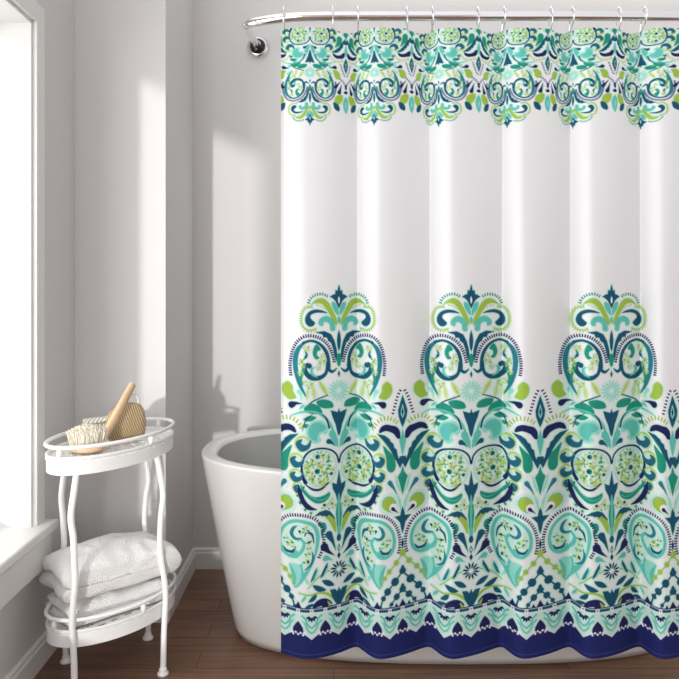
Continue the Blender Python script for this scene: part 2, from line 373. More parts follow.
def box(bm, x0, x1, y0, y1, z0, z1):
    v = [bm.verts.new((x,y,z)) for x in (x0,x1) for y in (y0,y1) for z in (z0,z1)]
    for f in ((0,1,3,2),(4,6,7,5),(0,4,5,1),(2,3,7,6),(0,2,6,4),(1,5,7,3)): bm.faces.new([v[i] for i in f])
def boxes(name, lst, m, parent=None, bevel=0.0):
    bm = bmesh.new()
    for b in lst: box(bm, *b)
    o = obj(name, bm, m, parent)
    if bevel:
        md = o.modifiers.new('bevel', 'BEVEL'); md.width = bevel; md.segments = 2; md.limit_method = 'ANGLE'
    return o
def spline(pts, n=8, closed=False):
    p = [Vector(q) for q in pts]; N = len(p); out = []
    for i in (range(N) if closed else range(N-1)):
        if closed: a,b,c,d = p[(i-1)%N],p[i],p[(i+1)%N],p[(i+2)%N]
        else: a,b,c,d = p[max(i-1,0)],p[i],p[i+1],p[min(i+2,N-1)]
        for k in range(n):
            t = k/n; out.append(0.5*((2*b)+(-a+c)*t+(2*a-5*b+4*c-d)*t*t+(-a+3*b-3*c+d)*t**3))
    if not closed: out.append(p[-1])
    return out
def tube(bm, pts, r, seg=12, closed=False, flat=1.0, up=(0,0,1)):
    """round bar along pts; r a number or a list; flat squashes the section"""
    n = len(pts); rings = []; ref = Vector(up)
    for i, p in enumerate(pts):
        t = (pts[(i+1)%n]-pts[i-1]) if (closed or 0 < i < n-1) else (pts[1]-pts[0] if i == 0 else pts[-1]-pts[-2])
        t = t.normalized(); a = ref - t*ref.dot(t)
        if a.length < 1e-4: a = Vector((1,0,0)) - t*t.x
        a.normalize(); ref = a if not closed else ref; b = t.cross(a)
        rr = r[i] if hasattr(r,'__len__') else r
        rings.append([bm.verts.new(p + a*math.cos(2*PI*k/seg)*rr*flat + b*math.sin(2*PI*k/seg)*rr) for k in range(seg)])
    for i in range(n if closed else n-1):
        A, B = rings[i], rings[(i+1)%n]
        for k in range(seg): bm.faces.new((A[k], A[(k+1)%seg], B[(k+1)%seg], B[k]))
    if not closed: bm.faces.new(rings[0][::-1]); bm.faces.new(rings[-1])
def lathe(bm, prof, seg=32, c=(0,0,0), M=None):
    rings = []
    for r, z in prof:
        ring = [Vector((r*math.cos(2*PI*k/seg), r*math.sin(2*PI*k/seg), z)) for k in range(seg)]
        rings.append([bm.verts.new((M @ v if M else v)+Vector(c)) for v in ring])
    for A, B in zip(rings, rings[1:]):
        for k in range(seg): bm.faces.new((A[k], A[(k+1)%seg], B[(k+1)%seg], B[k]))
    bm.faces.new(rings[0][::-1]); bm.faces.new(rings[-1])

# ------------------------------------------------------------------ materials
M_wall = mat('wall_paint', (0.68,0.66,0.655), 0.85, bump=(220,0.08,0.002))
M_white = mat('white_trim_paint', (0.80,0.79,0.77), 0.35, bump=(30,0.03,0.002))
M_ceiling = mat('ceiling_paint', (0.8,0.8,0.79), 0.9)
M_chrome = mat('chrome', (0.80,0.80,0.82), 0.08, 1.0)
M_dark = mat('black_insert', (0.01,0.01,0.012), 0.15)
M_tub = mat('tub_enamel', (0.80,0.78,0.755), 0.22, bump=(4,0.01,0.004), Coat_Weight=0.4)
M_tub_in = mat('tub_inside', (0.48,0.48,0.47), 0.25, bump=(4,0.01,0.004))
M_stand = mat('white_painted_metal', (0.90,0.90,0.89), 0.32, bump=(60,0.04,0.001))
M_towel = mat('terry_cloth', (0.93,0.92,0.91), 0.95, bump=(260,1.0,0.006))
M_wood_brush = mat('pale_wood', (0.72,0.50,0.31), 0.5, vary=0.12)
M_bristle = mat('bristles', (0.88,0.82,0.70), 0.8)
M_cord = mat('white_cord', (0.85,0.85,0.84), 0.8)

def wood_floor():
    m = bpy.data.materials.new('wood_planks'); m.use_nodes = True; nt = m.node_tree; L = nt.links; b = nt.nodes['Principled BSDF']
    tc = nt.nodes.new('ShaderNodeTexCoord')
    br = nt.nodes.new('ShaderNodeTexBrick'); br.offset = 0.37; br.inputs['Scale'].default_value = 1.0
    br.inputs['Brick Width'].default_value = 1.15; br.inputs['Row Height'].default_value = 0.098; br.inputs['Mortar Size'].default_value = 0.0012
    br.inputs['Color1'].default_value = (0.175,0.086,0.050,1); br.inputs['Color2'].default_value = (0.24,0.120,0.070,1); br.inputs['Mortar'].default_value = (0.03,0.015,0.01,1)
    L.new(tc.outputs['Object'], br.inputs['Vector'])
    mp = nt.nodes.new('ShaderNodeMapping'); mp.inputs['Scale'].default_value = (1.4, 26, 1); L.new(tc.outputs['Object'], mp.inputs['Vector'])
    nz = nt.nodes.new('ShaderNodeTexNoise'); nz.inputs['Scale'].default_value = 2.2; nz.inputs['Detail'].default_value = 7; nz.inputs['Distortion'].default_value = .6
    L.new(mp.outputs['Vector'], nz.inputs['Vector'])
    rp = nt.nodes.new('ShaderNodeValToRGB'); rp.color_ramp.elements[0].position = .3; rp.color_ramp.elements[0].color = (.62,.6,.58,1); rp.color_ramp.elements[1].position = .75; rp.color_ramp.elements[1].color = (1.3,1.3,1.3,1)
    L.new(nz.outputs['Fac'], rp.inputs['Fac'])
    mx = nt.nodes.new('ShaderNodeMix'); mx.data_type = 'RGBA'; mx.blend_type = 'MULTIPLY'; mx.inputs[0].default_value = 1
    L.new(br.outputs['Color'], mx.inputs[6]); L.new(rp.outputs['Color'], mx.inputs[7]); L.new(mx.outputs[2], b.inputs['Base Color'])
    b.inputs['Roughness'].default_value = 0.3
    bp = nt.nodes.new('ShaderNodeBump'); bp.inputs['Strength'].default_value = .25; bp.inputs['Distance'].default_value = .002
    L.new(br.outputs['Fac'], bp.inputs['Height']); bp.invert = True; L.new(bp.outputs['Normal'], b.inputs['Normal'])
    return m
M_floor = wood_floor()
def glass():
    m = bpy.data.materials.new('window_glass'); m.use_nodes = True; nt = m.node_tree; nt.nodes.clear()
    o = nt.nodes.new('ShaderNodeOutputMaterial'); t = nt.nodes.new('ShaderNodeBsdfTransparent'); g = nt.nodes.new('ShaderNodeBsdfGlossy'); g.inputs['Roughness'].default_value = .02
    mx = nt.nodes.new('ShaderNodeMixShader'); mx.inputs[0].default_value = .06
    nt.links.new(t.outputs[0], mx.inputs[1]); nt.links.new(g.outputs[0], mx.inputs[2]); nt.links.new(mx.outputs[0], o.inputs[0]); return m
M_glass = glass()
def ribbed(name, c1, c2, scale, rot, dist=.003):
    m = bpy.data.materials.new(name); m.use_nodes = True; nt = m.node_tree; L = nt.links; b = nt.nodes['Principled BSDF']; b.inputs['Roughness'].default_value = .9
    tc = nt.nodes.new('ShaderNodeTexCoord'); mp = nt.nodes.new('ShaderNodeMapping'); mp.inputs['Rotation'].default_value = rot
    wv = nt.nodes.new('ShaderNodeTexWave'); wv.inputs['Scale'].default_value = scale; wv.inputs['Distortion'].default_value = .6; wv.inputs['Detail'].default_value = 1
    cr = nt.nodes.new('ShaderNodeValToRGB'); cr.color_ramp.elements[0].color = (*c2,1); cr.color_ramp.elements[1].color = (*c1,1); cr.color_ramp.elements[0].position = .15; cr.color_ramp.elements[1].position = .6
    L.new(tc.outputs['Object'], mp.inputs[0]); L.new(mp.outputs[0], wv.inputs[0]); L.new(wv.outputs['Fac'], cr.inputs[0]); L.new(cr.outputs[0], b.inputs['Base Color'])
    bp = nt.nodes.new('ShaderNodeBump'); bp.inputs['Distance'].default_value = dist; L.new(wv.outputs['Fac'], bp.inputs['Height']); L.new(bp.outputs[0], b.inputs['Normal'])
    return m

# ------------------------------------------------------------------ the room
XL = -0.915; YB = 2.949; YP = 2.469; XP = -0.594; ZC = 2.82; XR = 1.9; T = 0.15; YF = -1.7
def st(o): o['kind'] = 'structure'; return o
W1 = (1.33, 2.12, 0.45, 1.98); W2 = (-1.407, 1.225, 0.25, 2.125)     # window openings: y0, y1, z0, z1
st(boxes('floor', [(XL-T, XR+T, YF, YB+T, -0.05, 0)], M_floor))
if CEIL: st(boxes('ceiling', [(XL-T, XR+T, CEIL, YB+T, ZC, ZC+.1)], M_ceiling))
st(boxes('wall_back', [(XL-T, XR+T, YB, YB+T, 0, ZC)], M_wall))
st(boxes('wall_right', [(XR, XR+T, 1.2, YB, 0, ZC)], M_wall))
st(boxes('wall_front_sun_block', [(XL-T, 1.1, YF-T, YF, 0, ZC)], M_wall))  # unseen wall behind the camera, added to keep direct sun off the curtain
st(boxes('wall_left', [(XL-T, XL, YF, W2[0], 0, .45), (XL-T, XL, W2[0], W2[1], 0, .225), (XL-T, XL, W2[1], YB, 0, .425), (XL-T, XL, W2[1], YB, 1.98, ZC), (XL-T, XL, YF, W2[1], W2[3], ZC), (XL-T, XL, YF, W2[0], .45, W2[3]), (XL-T, XL, W2[1], W1[0], .45, 1.98),
    (XL-T, XL, W1[1], YB, .425, 1.98)], M_wall))
st(boxes('wall_pillar', [(XL, XP, YP, YB, 0, ZC)], M_wall))
def base_board(name, a, b, side):
    """board with a stepped top edge from a to b; side = which way it stands out"""
    a = Vector((*a,0)); b = Vector((*b,0)); n = Vector((*side,0)); bm = bmesh.new()
    prof = [(0,0),(.014,0),(.014,.066),(.010,.072),(.010,.080),(.004,.086),(0,.086)]
    A = [bm.verts.new(a+n*d+Vector((0,0,z))) for d,z in prof]; B = [bm.verts.new(b+n*d+Vector((0,0,z))) for d,z in prof]
    k = len(prof)
    for i in range(k): bm.faces.new((A[i],A[(i+1)%k],B[(i+1)%k],B[i]))
    bm.faces.new(A[::-1]); bm.faces.new(B)
    return st(obj(name, bm, M_white))
base_board('baseboard_left', (XL,YF), (XL,YP-.014), (1,0)); base_board('baseboard_pillar_front', (XL,YP), (XP,YP), (0,-1))
base_board('baseboard_pillar_side', (XP,YP-.014), (XP,YB-.014), (1,0)); base_board('baseboard_back', (XP,YB), (XR,YB), (0,-1))
def window(n, y0, y1, z0, z1):
    w = empty('window_%d' % n, (XL-T, (y0+y1)/2, z0)); st(w)
    def P(name, lst, m, bev=.002):
        o = boxes(name, lst, m, None, bev); o.parent = w; o.matrix_parent_inverse = Matrix.Translation(-Vector(w.location)); return o
    c = .057
    P('casing', [(XL, XL+.016, y0-c, y0, z0-.02, z1+c), (XL, XL+.016, y1, y1+c, z0-.02, z1+c), (XL, XL+.016, y0, y1, z1, z1+c)], M_white)
    P('jamb_lining', [(XL-T+.03, XL+.002, y0-.001, y0+.01, z0, z1), (XL-T+.03, XL+.002, y1-.01, y1+.001, z0, z1), (XL-T+.03, XL+.002, y0+.01, y1-.01, z1-.01, z1+.001)], M_white, .0)
    P('sill_board', [(XL-T+.03, XL+.052, y0-c-.02, y1+c+.02, z0-.03, z0)], M_white, .006)
    P('apron', [(XL, XL+.038, y0-c, y1+c, z0-.13, z0-.03)], M_white, .004)
    P('sash_frame', [(XL-T, XL-T+.03, y0, y0+.03, z0, z1), (XL-T, XL-T+.03, y1-.03, y1, z0, z1), (XL-T, XL-T+.03, y0+.03, y1-.03, z0, z0+.035), (XL-T, XL-T+.03, y0+.03, y1-.03, z1-.03, z1)], M_white)
    P('pane', [(XL-T+.012, XL-T+.016, y0+.03, y1-.03, z0+.035, z1-.03)], M_glass, 0)
window(1, *W1); window(2, *W2)

# ------------------------------------------------------------------ freestanding bathtub
def tub():
    cx, cy = 0.42, 2.43; seg = 96
    root = empty('bathtub', (cx, cy, 0)); tag(root, 'white freestanding oval bathtub with flared sides behind the curtain', 'bathtub')
    def ring(bm, hx, hy, z, e=2.5, zt=0.0):
        out = []
        for k in range(seg):
            a = 2*PI*k/seg; c, s = math.cos(a), math.sin(a)
            x = hx*math.copysign(abs(c)**(2/e), c); y = hy*math.copysign(abs(s)**(2/e), s)
            out.append(bm.verts.new((x, y, z+zt*abs(x/hx)**3)))
        return out
    def loft(prof, name, m, capb=False, capt=False, s=True):
        bm = bmesh.new(); R = [ring(bm, *p) for p in prof]
        for A, B in zip(R, R[1:]):
            for k in range(seg): bm.faces.new((A[k], A[(k+1)%seg], B[(k+1)%seg], B[k]))
        if capb: bm.faces.new(R[0][::-1])
        if capt: bm.faces.new(R[-1])
        o = obj(name, bm, m, root, s); return o
    rim = 0.625
    out = [(0.712,.228,0.0,2.5),(0.750,.258,.004,2.5),(0.762,.270,.03,2.5)]
    for t in (.15,.3,.45,.6,.75,.88,.96,1): out.append((0.756+0.114*t**.95, 0.262+0.163*t**.95, rim*t*.985, 2.5))
    out += [(.8705,.4255,rim-.004,2.5),(.868,.423,rim,2.5)]
    loft(out, 'outer_shell', M_tub, capb=True)
    loft([(.868,.423,rim,2.5),(.848,.405,rim+.0015,2.5),(.830,.389,rim,2.5),(.821,.382,rim-.004,2.5),(.816,.378,rim-.014,2.5)], 'rim', M_tub)
    loft([(.816,.378,rim-.012,2.5),(.806,.368,rim-.06,2.5),(.765,.315,.35,2.5),(.735,.28,.2,2.5),(.68,.24,.13,2.4),(.55,.16,.115,2.3)], 'basin', M_tub_in, capt=True)
tub()

# ------------------------------------------------------------------ curved curtain rod
ZR = 1.929; YR = 1.96
root = empty('curtain_rod', (-0.255, 1.96, ZR)); tag(root, 'curved chrome shower curtain rod above the bathtub', 'curtain rod')
def rod_part(name, bm, m, s=True):
    o = obj(name, bm, m, root, s); o.matrix_parent_inverse = Matrix.Translation(-Vector(root.location)); return o
bm = bmesh.new()
pts = spline([(1.86,1.958,ZR),(1.2,1.957,ZR),(.6,1.956,ZR),(.1,1.957,ZR),(-.08,1.960,ZR),(-.155,1.966,ZR-.003),(-.21,1.98,ZR-.006),(-.238,2.005,ZR-.004)], 10)
tube(bm, pts, .0128, 20); rod_part('rod_tube', bm, M_chrome)
bm = bmesh.new(); tube(bm, spline([(-.18,1.972,ZR-.004),(-.222,1.984,ZR-.006),(-.246,2.012,ZR-.002),(-.258,2.08,ZR+.018),(-.29,2.5,ZR+.137),(-.318,2.93,ZR+.262)], 10), .0125, 20); rod_part('return_arm', bm, M_chrome)
MR = Matrix.Rotation(PI/2, 3, 'X')
bm = bmesh.new(); lathe(bm, [(.047,0),(.047,.006),(.041,.016),(.033,.02)], 40, (-.320,YB-.0005,ZR+.262), MR); fl = rod_part('wall_flange', bm, M_chrome)
bm = bmesh.new(); lathe(bm, [(.033,.012),(.033,.022),(.026,.032),(.018,.036)], 40, (-.320,YB-.0005,ZR+.262), MR); rod_part('socket', bm, M_dark)
bm = bmesh.new(); lathe(bm, [(.0165,.024),(.0165,.045),(.0135,.05)], 32, (-.320,YB-.0005,ZR+.262), MR); rod_part('collar', bm, M_chrome)
bm = bmesh.new(); lathe(bm, [(.047,0),(.047,.006),(.036,.018),(.017,.022),(.015,.05)], 40, (1.8995,1.958,ZR), Matrix.Rotation(-PI/2,3,'Y')); rod_part('wall_flange', bm, M_chrome)

# ------------------------------------------------------------------ shower curtain
# fold profile: distance of the cloth from the room's front, sampled across the width
EDGES = [283, 358, 430.5, 503, 571, 641, 713, 785]        # where one soft fold tucks behind the next
def fold(x):
    x = np.asarray(x, float); k = np.clip(np.searchsorted(EDGES, x, side='right')-1, 0, len(EDGES)-2)
    e = np.array(EDGES); t = (x-e[k])/(e[k+1]-e[k])
    t = np.clip(t,0,1); d = np.where(t < .3, np.sin(PI/2*t/.3)**.9, 1-(np.maximum(t-.3,0)/.7)**1.5)   # steep rise out of the tuck, slow fall
    d = np.where(x < EDGES[0], .1, d)
    return 646.5 + 11.2*np.where(k == 0, d+.5*(1-t)*(1-d), d)
AX_P = [271,339,402.5,471,540,611.5,672,745]; AX_U = [-69,0,69,138,207,276,345,414]
AX_PT = [272,310,346,374,412,438.5,479,507,548,573,615,641,688,713,752]; AX_UT = [-69+69*i for i in range(15)]
def curtain():
    x0, x1 = 281.0, 742.0
    big = draw_print(False); small = draw_print(True)
    big = box_blur(big, 1); small = box_blur(small, 3)
    xs = np.arange(x0, x1, 0.48)
    ys = np.concatenate([np.arange(26, 127, .42), np.arange(127.5, 278, 3.0), np.arange(279, 657.8, .48), [658.0]])
    NX, NY = len(xs), len(ys)
    prof = fold(xs); k = np.array([1,2,3,2,1])/9; prof = np.convolve(np.pad(prof, 2, mode='edge'), k, 'valid')
    depth = F/((prof-295.0)/1.0)                               # metres from the picture plane, 1.0 m below eye level
    depth = 1.962 + (depth-1.962)*1.15
    ztop = CAMZ+0.745; zbot = CAMZ-1.0
    v = (ys-26.0)/(658.0-26.0)
    Z = ztop+(zbot-ztop)*v
    amp = 0.50+0.50*np.clip(v*2.6,0,1)
    Yg = 1.962+(depth[None,:]-1.962)*amp[:,None]
    soft = np.convolve(np.pad(depth, 24, mode='edge'), np.hanning(51)[1:-1]/np.hanning(51).sum(), 'valid')   # the folds relax towards the hem
    soft = 1.962+(soft-1.962)*1.15; mixw = (0.75*np.clip((v-.45)/.5,0,1))[:,None]
    Yg = Yg*(1-mixw)+soft[None,:]*mixw
    Xg = (xs-334.0)[None,:]*(1.962+(Yg-1.962)*.9)/F
    sway = 0.0012*np.sin(Z*5.0)[:,None]*np.sin(xs*0.11)[None,:]
    Yg = Yg+sway
    sag = np.zeros(NX)                                         # the hem dips a little between hooks
    for a,b in zip(HOOKX[:-1], HOOKX[1:]):
        w = (xs>a)&(xs<b); t = (xs[w]-a)/(b-a); sag[w] = 4*t*(1-t)*(0.010 if b-a<35 else 0.002)
    Zg = Z[:,None] - sag[None,:]*np.exp(-v*14)[:,None]
    co = np.stack([Xg, Yg, Zg], -1).reshape(-1,3).astype(np.float32)
    idx = np.arange(NX*NY).reshape(NY,NX)
    q = np.stack([idx[:-1,:-1], idx[1:,:-1], idx[1:,1:], idx[:-1,1:]], -1).reshape(-1,4)
    me = bpy.data.meshes.new('shower_curtain'); me.vertices.add(len(co)); me.vertices.foreach_set('co', co.ravel())
    me.loops.add(q.size); me.loops.foreach_set('vertex_index', q.ravel().astype(np.int32))
    me.polygons.add(len(q)); me.polygons.foreach_set('loop_start', np.arange(0,q.size,4,dtype=np.int32))
    me.polygons.foreach_set('use_smooth', np.ones(len(q),bool)); me.update(calc_edges=True)
    col = np.zeros((NY,NX,3), np.float32); col[:] = WHITE
    ub = np.interp(xs, AX_P, AX_U); ut = np.interp(xs, AX_PT, AX_UT)
    def samp(img, u, yy):
        u = np.abs(np.mod(u+HW, 2*HW)-HW); ix = np.clip(u*RES-.5, 0, PW-1.001); iy = np.clip((yy-Y0P)*RES-.5, 0, PH-1.001)
        fx = (ix-ix.astype(int))[None,:,None]; fy = (iy-iy.astype(int))[:,None,None]; jx = ix.astype(int); jy = iy.astype(int)
        a = img[jy][:,jx]; b = img[jy][:,jx+1]; c = img[jy+1][:,jx]; d = img[jy+1][:,jx+1]
        return (a*(1-fx)+b*fx)*(1-fy)+(c*(1-fx)+d*fx)*fy
    w = ys >= 279; col[w] = samp(big, ub, ys[w])
    w = ys <= 127; col[w] = samp(small, ut, 284+(126.5-ys[w])/.503)
    lin = (srgb_lin(col)*0.80).reshape(-1,3)               # dyed cotton reflects four fifths of paper white
    at = me.color_attributes.new('print', 'FLOAT_COLOR', 'POINT')
    at.data.foreach_set('color', np.concatenate([lin, np.ones((len(lin),1))],1).astype(np.float32).ravel())
    m = bpy.data.materials.new('printed_fabric'); m.use_nodes = True; nt = m.node_tree; b = nt.nodes['Principled BSDF']
    an = nt.nodes.new('ShaderNodeAttribute'); an.attribute_name = 'print'; nt.links.new(an.outputs['Color'], b.inputs['Base Color'])
    setp(b, Roughness=.85, Specular_IOR_Level=.2)
    wv = nt.nodes.new('ShaderNodeTexNoise'); wv.inputs['Scale'].default_value = 900; bp = nt.nodes.new('ShaderNodeBump'); bp.inputs['Strength'].default_value = .08; bp.inputs['Distance'].default_value = .001
    tc = nt.nodes.new('ShaderNodeTexCoord'); nt.links.new(tc.outputs['Object'], wv.inputs['Vector']); nt.links.new(wv.outputs['Fac'], bp.inputs['Height']); nt.links.new(bp.outputs[0], b.inputs['Normal'])
    o = link('shower_curtain', me, m)
    tag(o, 'white shower curtain with teal, lime and navy medallion print and navy hem', 'shower curtain')
    return o
HOOKX = [284,333,358,407,432,478,502.5,550.6,570,618.6,641,690,714,738]
curtain()
ORD = ['first','second','third','fourth','fifth','sixth','seventh','eighth','ninth','tenth','eleventh']
def make_ring(x, lab):
    pr = float(fold(x)); y = 1.962+(F/(pr-295)-1.962)*1.15*.5
    X = (x-334)/F*y
    r = empty('shower_ring', (X, 1.957, ZR)); tag(r, lab, 'curtain ring', 'chrome rings on the curtain rod')
    bm = bmesh.new(); dy = y-1.957
    loop = [(0,-.019,.004),(0,-.013,.0165),(0,0,.0205),(0,.013,.0165),(0,.019,.003),(0,.015+dy*.4,-.02),(0,.006+dy,-.034),(0,dy,-.0385),(0,-.007+dy,-.033),(0,-.017+dy*.4,-.018)]
    tube(bm, spline(loop, 5, True), .0018, 8, True, up=(1,0,0)); obj('ring_wire', bm, M_chrome, r, True)
    bm = bmesh.new(); lathe(bm, [(.001,-.0042),(.0032,-.003),(.0044,0),(.0032,.003),(.001,.0042)], 12, (0,-.004,.0235)); obj('roller_ball', bm, M_chrome, r, True)
    return r
for i, x in enumerate(HOOKX[:11]): make_ring(x, '%s chrome curtain ring from the left end of the rod' % ORD[i])

# ------------------------------------------------------------------ oval two-tier stand
SC = Vector((-0.677, 2.157, 0))
def ell(M, c, n, grow=0.0):
    """points of an ellipse given by its covariance (a, b, c)"""
    a, b, d = M; tr = (a+d)/2; r = math.hypot((a-d)/2, b); A = math.sqrt(tr+r)+grow; B = math.sqrt(tr-r)+grow; th = .5*math.atan2(2*b, a-d)
    return [(c[0]+A*math.cos(t)*math.cos(th)-B*math.sin(t)*math.sin(th), c[1]+A*math.cos(t)*math.sin(th)+B*math.sin(t)*math.cos(th)) for t in [2*PI*k/n for k in range(n)]]
E_TOP = (.0228,.0155,.052); E_LOW = (.0265,.014,.034)
def stand():
    root = empty('oval_stand', (SC.x, SC.y, 0)); tag(root, 'white metal two-tier oval stand with curved legs beside the window', 'stand')
    def P(name, bm, m=M_stand, par=None, s=False):
        o = obj(name, bm, m, par or root, s)
        if not par: o.matrix_parent_inverse = Matrix.Translation(-Vector(root.location))
        else: o.matrix_parent_inverse = Matrix.Translation(-Vector(root.location))
        return o
    def tray(name, E, zf, zb, zr, knobs):
        c = (SC.x, SC.y); n = 96
        bm = bmesh.new()                                       # band with rolled top edge
        secs = [(-.003,zb),(0,zb),(.0,zf+.002),(.003,zf+.005),(.003,zf+.010),(0,zf+.012),(-.005,zf+.010),(-.005,zb)]
        R = []
        for g, z in secs: R.append([bm.verts.new((x,y,z)) for x,y in ell(E,c,n,g)])
        for i in range(len(R)):
            A, B = R[i], R[(i+1)%len(R)]
            for k in range(n): bm.faces.new((A[k],A[(k+1)%n],B[(k+1)%n],B[k]))
        band = P(name, bm, s=False)
        # perforated plate
        a,b,d = E; det = a*d-b*b; inv = (d/det, -b/det, a/det)
        bm = bmesh.new(); h = .0045; N = 60; vs = {}
        def vert(i,j):
            if (i,j) not in vs: vs[i,j] = bm.verts.new((c[0]+i*h, c[1]+j*h, zf))
            return vs[i,j]
        def rad(i,j): x,y = i*h,j*h; return math.sqrt(inv[0]*x*x+2*inv[1]*x*y+inv[2]*y*y)
        th = .5*math.atan2(2*b, a-d)
        for i in range(-N,N):
            for j in range(-N,N):
                r = rad(i+.5,j+.5)
                if r > 1.0: continue
                x,y = (i+.5)*h,(j+.5)*h; u = x*math.cos(th)+y*math.sin(th); w = -x*math.sin(th)+y*math.cos(th)
                row = round(w/.026); du = (u+(.022 if row%2 else 0))%.044
                if r < .86 and abs(w-row*.026) < .0055 and du < .028: continue
                bm.faces.new((vert(i,j),vert(i+1,j),vert(i+1,j+1),vert(i,j+1)))
        pl = P('perforated_plate', bm); sm = pl.modifiers.new('t','SOLIDIFY'); sm.thickness = .003
        bm = bmesh.new(); tube(bm, [Vector((x,y,zr)) for x,y in ell(E,c,n,.001)], .0058, 10, True); P('gallery_rail', bm, s=True)
        e = ell(E,c,n,0)
        for k in knobs:
            bm = bmesh.new(); x,y = e[k]; lathe(bm, [(.004,zf+.008),(.0065,zf+.014),(.009,(zf+zr)/2+.004),(.0065,zr-.008),(.0045,zr-.004)], 12, (x,y,0)); P('rail_post', bm, s=True)
    tray('top_tray', E_TOP, .690, .652, .728, (2,24,50,73))
    tray('lower_tray', E_LOW, .193, .156, .233, (2,24,50,73))
    def wx(px, X0, Y): return (px-334)*Y/F
    def meet(px, E, grow, far):
        """where the leg in this line touches the tray's edge"""
        a,b,d = E; A = math.sqrt(a*d-b*b); best = None
        for i in range(1200):
            Y = 1.75+i*.0007; x = (px-334)/F*Y-SC.x; y = Y-SC.y
            v = abs(math.sqrt((d*x*x-2*b*x*y+a*y*y))/A-grow) + (0.35 if (y < 0) == far and abs(y) > .01 else 0)
            if best is None or v < best[0]: best = (v, Y)
        return best[1]
    legs = {'fl':(1.973,False,(77,74,71,73.5,74.5,75,72,74,74.5)), 'fr':(2.12,False,(156,160,163,161,160,161,165.5,164,163)),
            'bl':(2.194,True,(67,64,61.5,63,64,63.5,62.5,65,66)), 'br':(2.341,True,(144.5,146,148.5,146,144.5,146,149.5,149,148))}
    zs = (.66,.60,.53,.47,.40,.34,.235,.12,.004)
    for kx,(Yf,far,px) in legs.items():
        Yt = meet(px[0], E_TOP, .93, far); Yl = meet(px[6], E_LOW, 1.07, far)
        if kx == 'fr': Yt = min(Yt, 2.20); Yl = min(Yl, 2.17)
        p = []
        for q,z in zip(px,zs):
            Y = float(np.interp(z, [0,.12,.235,.66], [Yf, Yf*.5+Yl*.5, Yl, Yt])); p.append(Vector(((q-334)/F*Y, Y, z)))
        bm = bmesh.new(); tube(bm, spline(p,7), .0092, 12); lg = P('leg', bm, s=True)
        bm = bmesh.new(); lathe(bm, [(.009,.022),(.012,.018),(.011,.012),(.017,.007),(.0175,.0005)][::-1], 20, (p[-1].x,p[-1].y,0)); P('foot', bm, par=lg, s=True).matrix_parent_inverse = Matrix()
    return root
stand()

# ------------------------------------------------------------------ folded bath towels on the lower tray
def folded_towel(name, label, c, rz, L, W, layers, th, seed, puff=.02, skew=0.0, fan=0.0):
    """one cloth folded to and fro: its side profile is a serpentine, swept over the width"""
    H = layers*th; path = []                                   # centre line (x, z) from the bottom layer up
    for k in range(layers):
        z = th*(k+.5); xs_ = np.linspace(-L/2+th*.5, L/2-th*.5, 26)
        if k % 2: xs_ = xs_[::-1]
        path += [(x, z) for x in xs_]
        if k < layers-1:
            ex = xs_[-1]; sg = 1 if ex > 0 else -1
            path += [(ex+sg*th*.5*math.sin(a), th*(k+1)-th*.5*math.cos(a)) for a in np.linspace(0,PI,7)[1:-1]]
    n = len(path); P2 = [Vector((x,0,z)) for x,z in path]; tks = th*.47
    up, dn = [], []
    for i,p in enumerate(P2):
        t = (P2[min(i+1,n-1)]-P2[max(i-1,0)]).normalized(); nn = Vector((-t.z,0,t.x)); up.append(p+nn*tks); dn.append(p-nn*tks)
    endc = [P2[-1]+(P2[-1]-P2[-2]).normalized()*tks*.8]; st0 = [P2[0]-(P2[1]-P2[0]).normalized()*tks*.8]
    prof = up+endc+dn[::-1]+st0; m = len(prof); NW = 30; bm = bmesh.new(); R = []
    for j in range(NW+1):
        v = j/NW*2-1; edge = 1-abs(v)**8; ring = []
        for q in prof:
            x, z = q.x, q.z; y = v*W/2
            dome = puff*(1-(x/(L/2))**2*.8)*(1-v*v*.7)*(z/H)
            zc = (z-(H/2))*(0.72+.28*edge)+H/2*(.86+.14*edge)
            s = Vector((x*9+seed, y*9, z*22)); nz = noise.noise(s)*.010+(1-abs(noise.noise(s*2.1))*2)*.006
            xx = x*(1+.03*math.sin(v*3+seed))+noise.noise(Vector((y*14+seed,z*30,seed)))*.007+skew*y
            ring.append(bm.verts.new((xx, y*(1+.04*math.sin(z*60+seed))+noise.noise(Vector((x*12,z*40,seed+5)))*.006, max(.001, zc+dome+nz*(z/H)))))
        R.append(ring)
    for A,B in zip(R,R[1:]):
        for k in range(m): bm.faces.new((A[k],A[(k+1)%m],B[(k+1)%m],B[k]))
    bm.faces.new(R[0][::-1]); bm.faces.new(R[-1])
    o = obj(name, bm, M_towel, None, True, c); o.rotation_euler = (0,0,rz)
    sb = o.modifiers.new('s','SUBSURF'); sb.levels = 1; sb.render_levels = 1
    return tag(o, label, 'towel', 'folded towels on the lower tray')
RZ = math.radians(42)
folded_towel('folded_towel', 'lower of two folded white towels on the stand', (-.699,2.153,.197), RZ, .325, .18, 2, .030, 1.3, .006)
folded_towel('folded_towel', 'upper white bath towel folded thick on top of the other towel', (-.699,2.156,.2705), RZ, .36, .205, 2, .044, 4.1, .034)

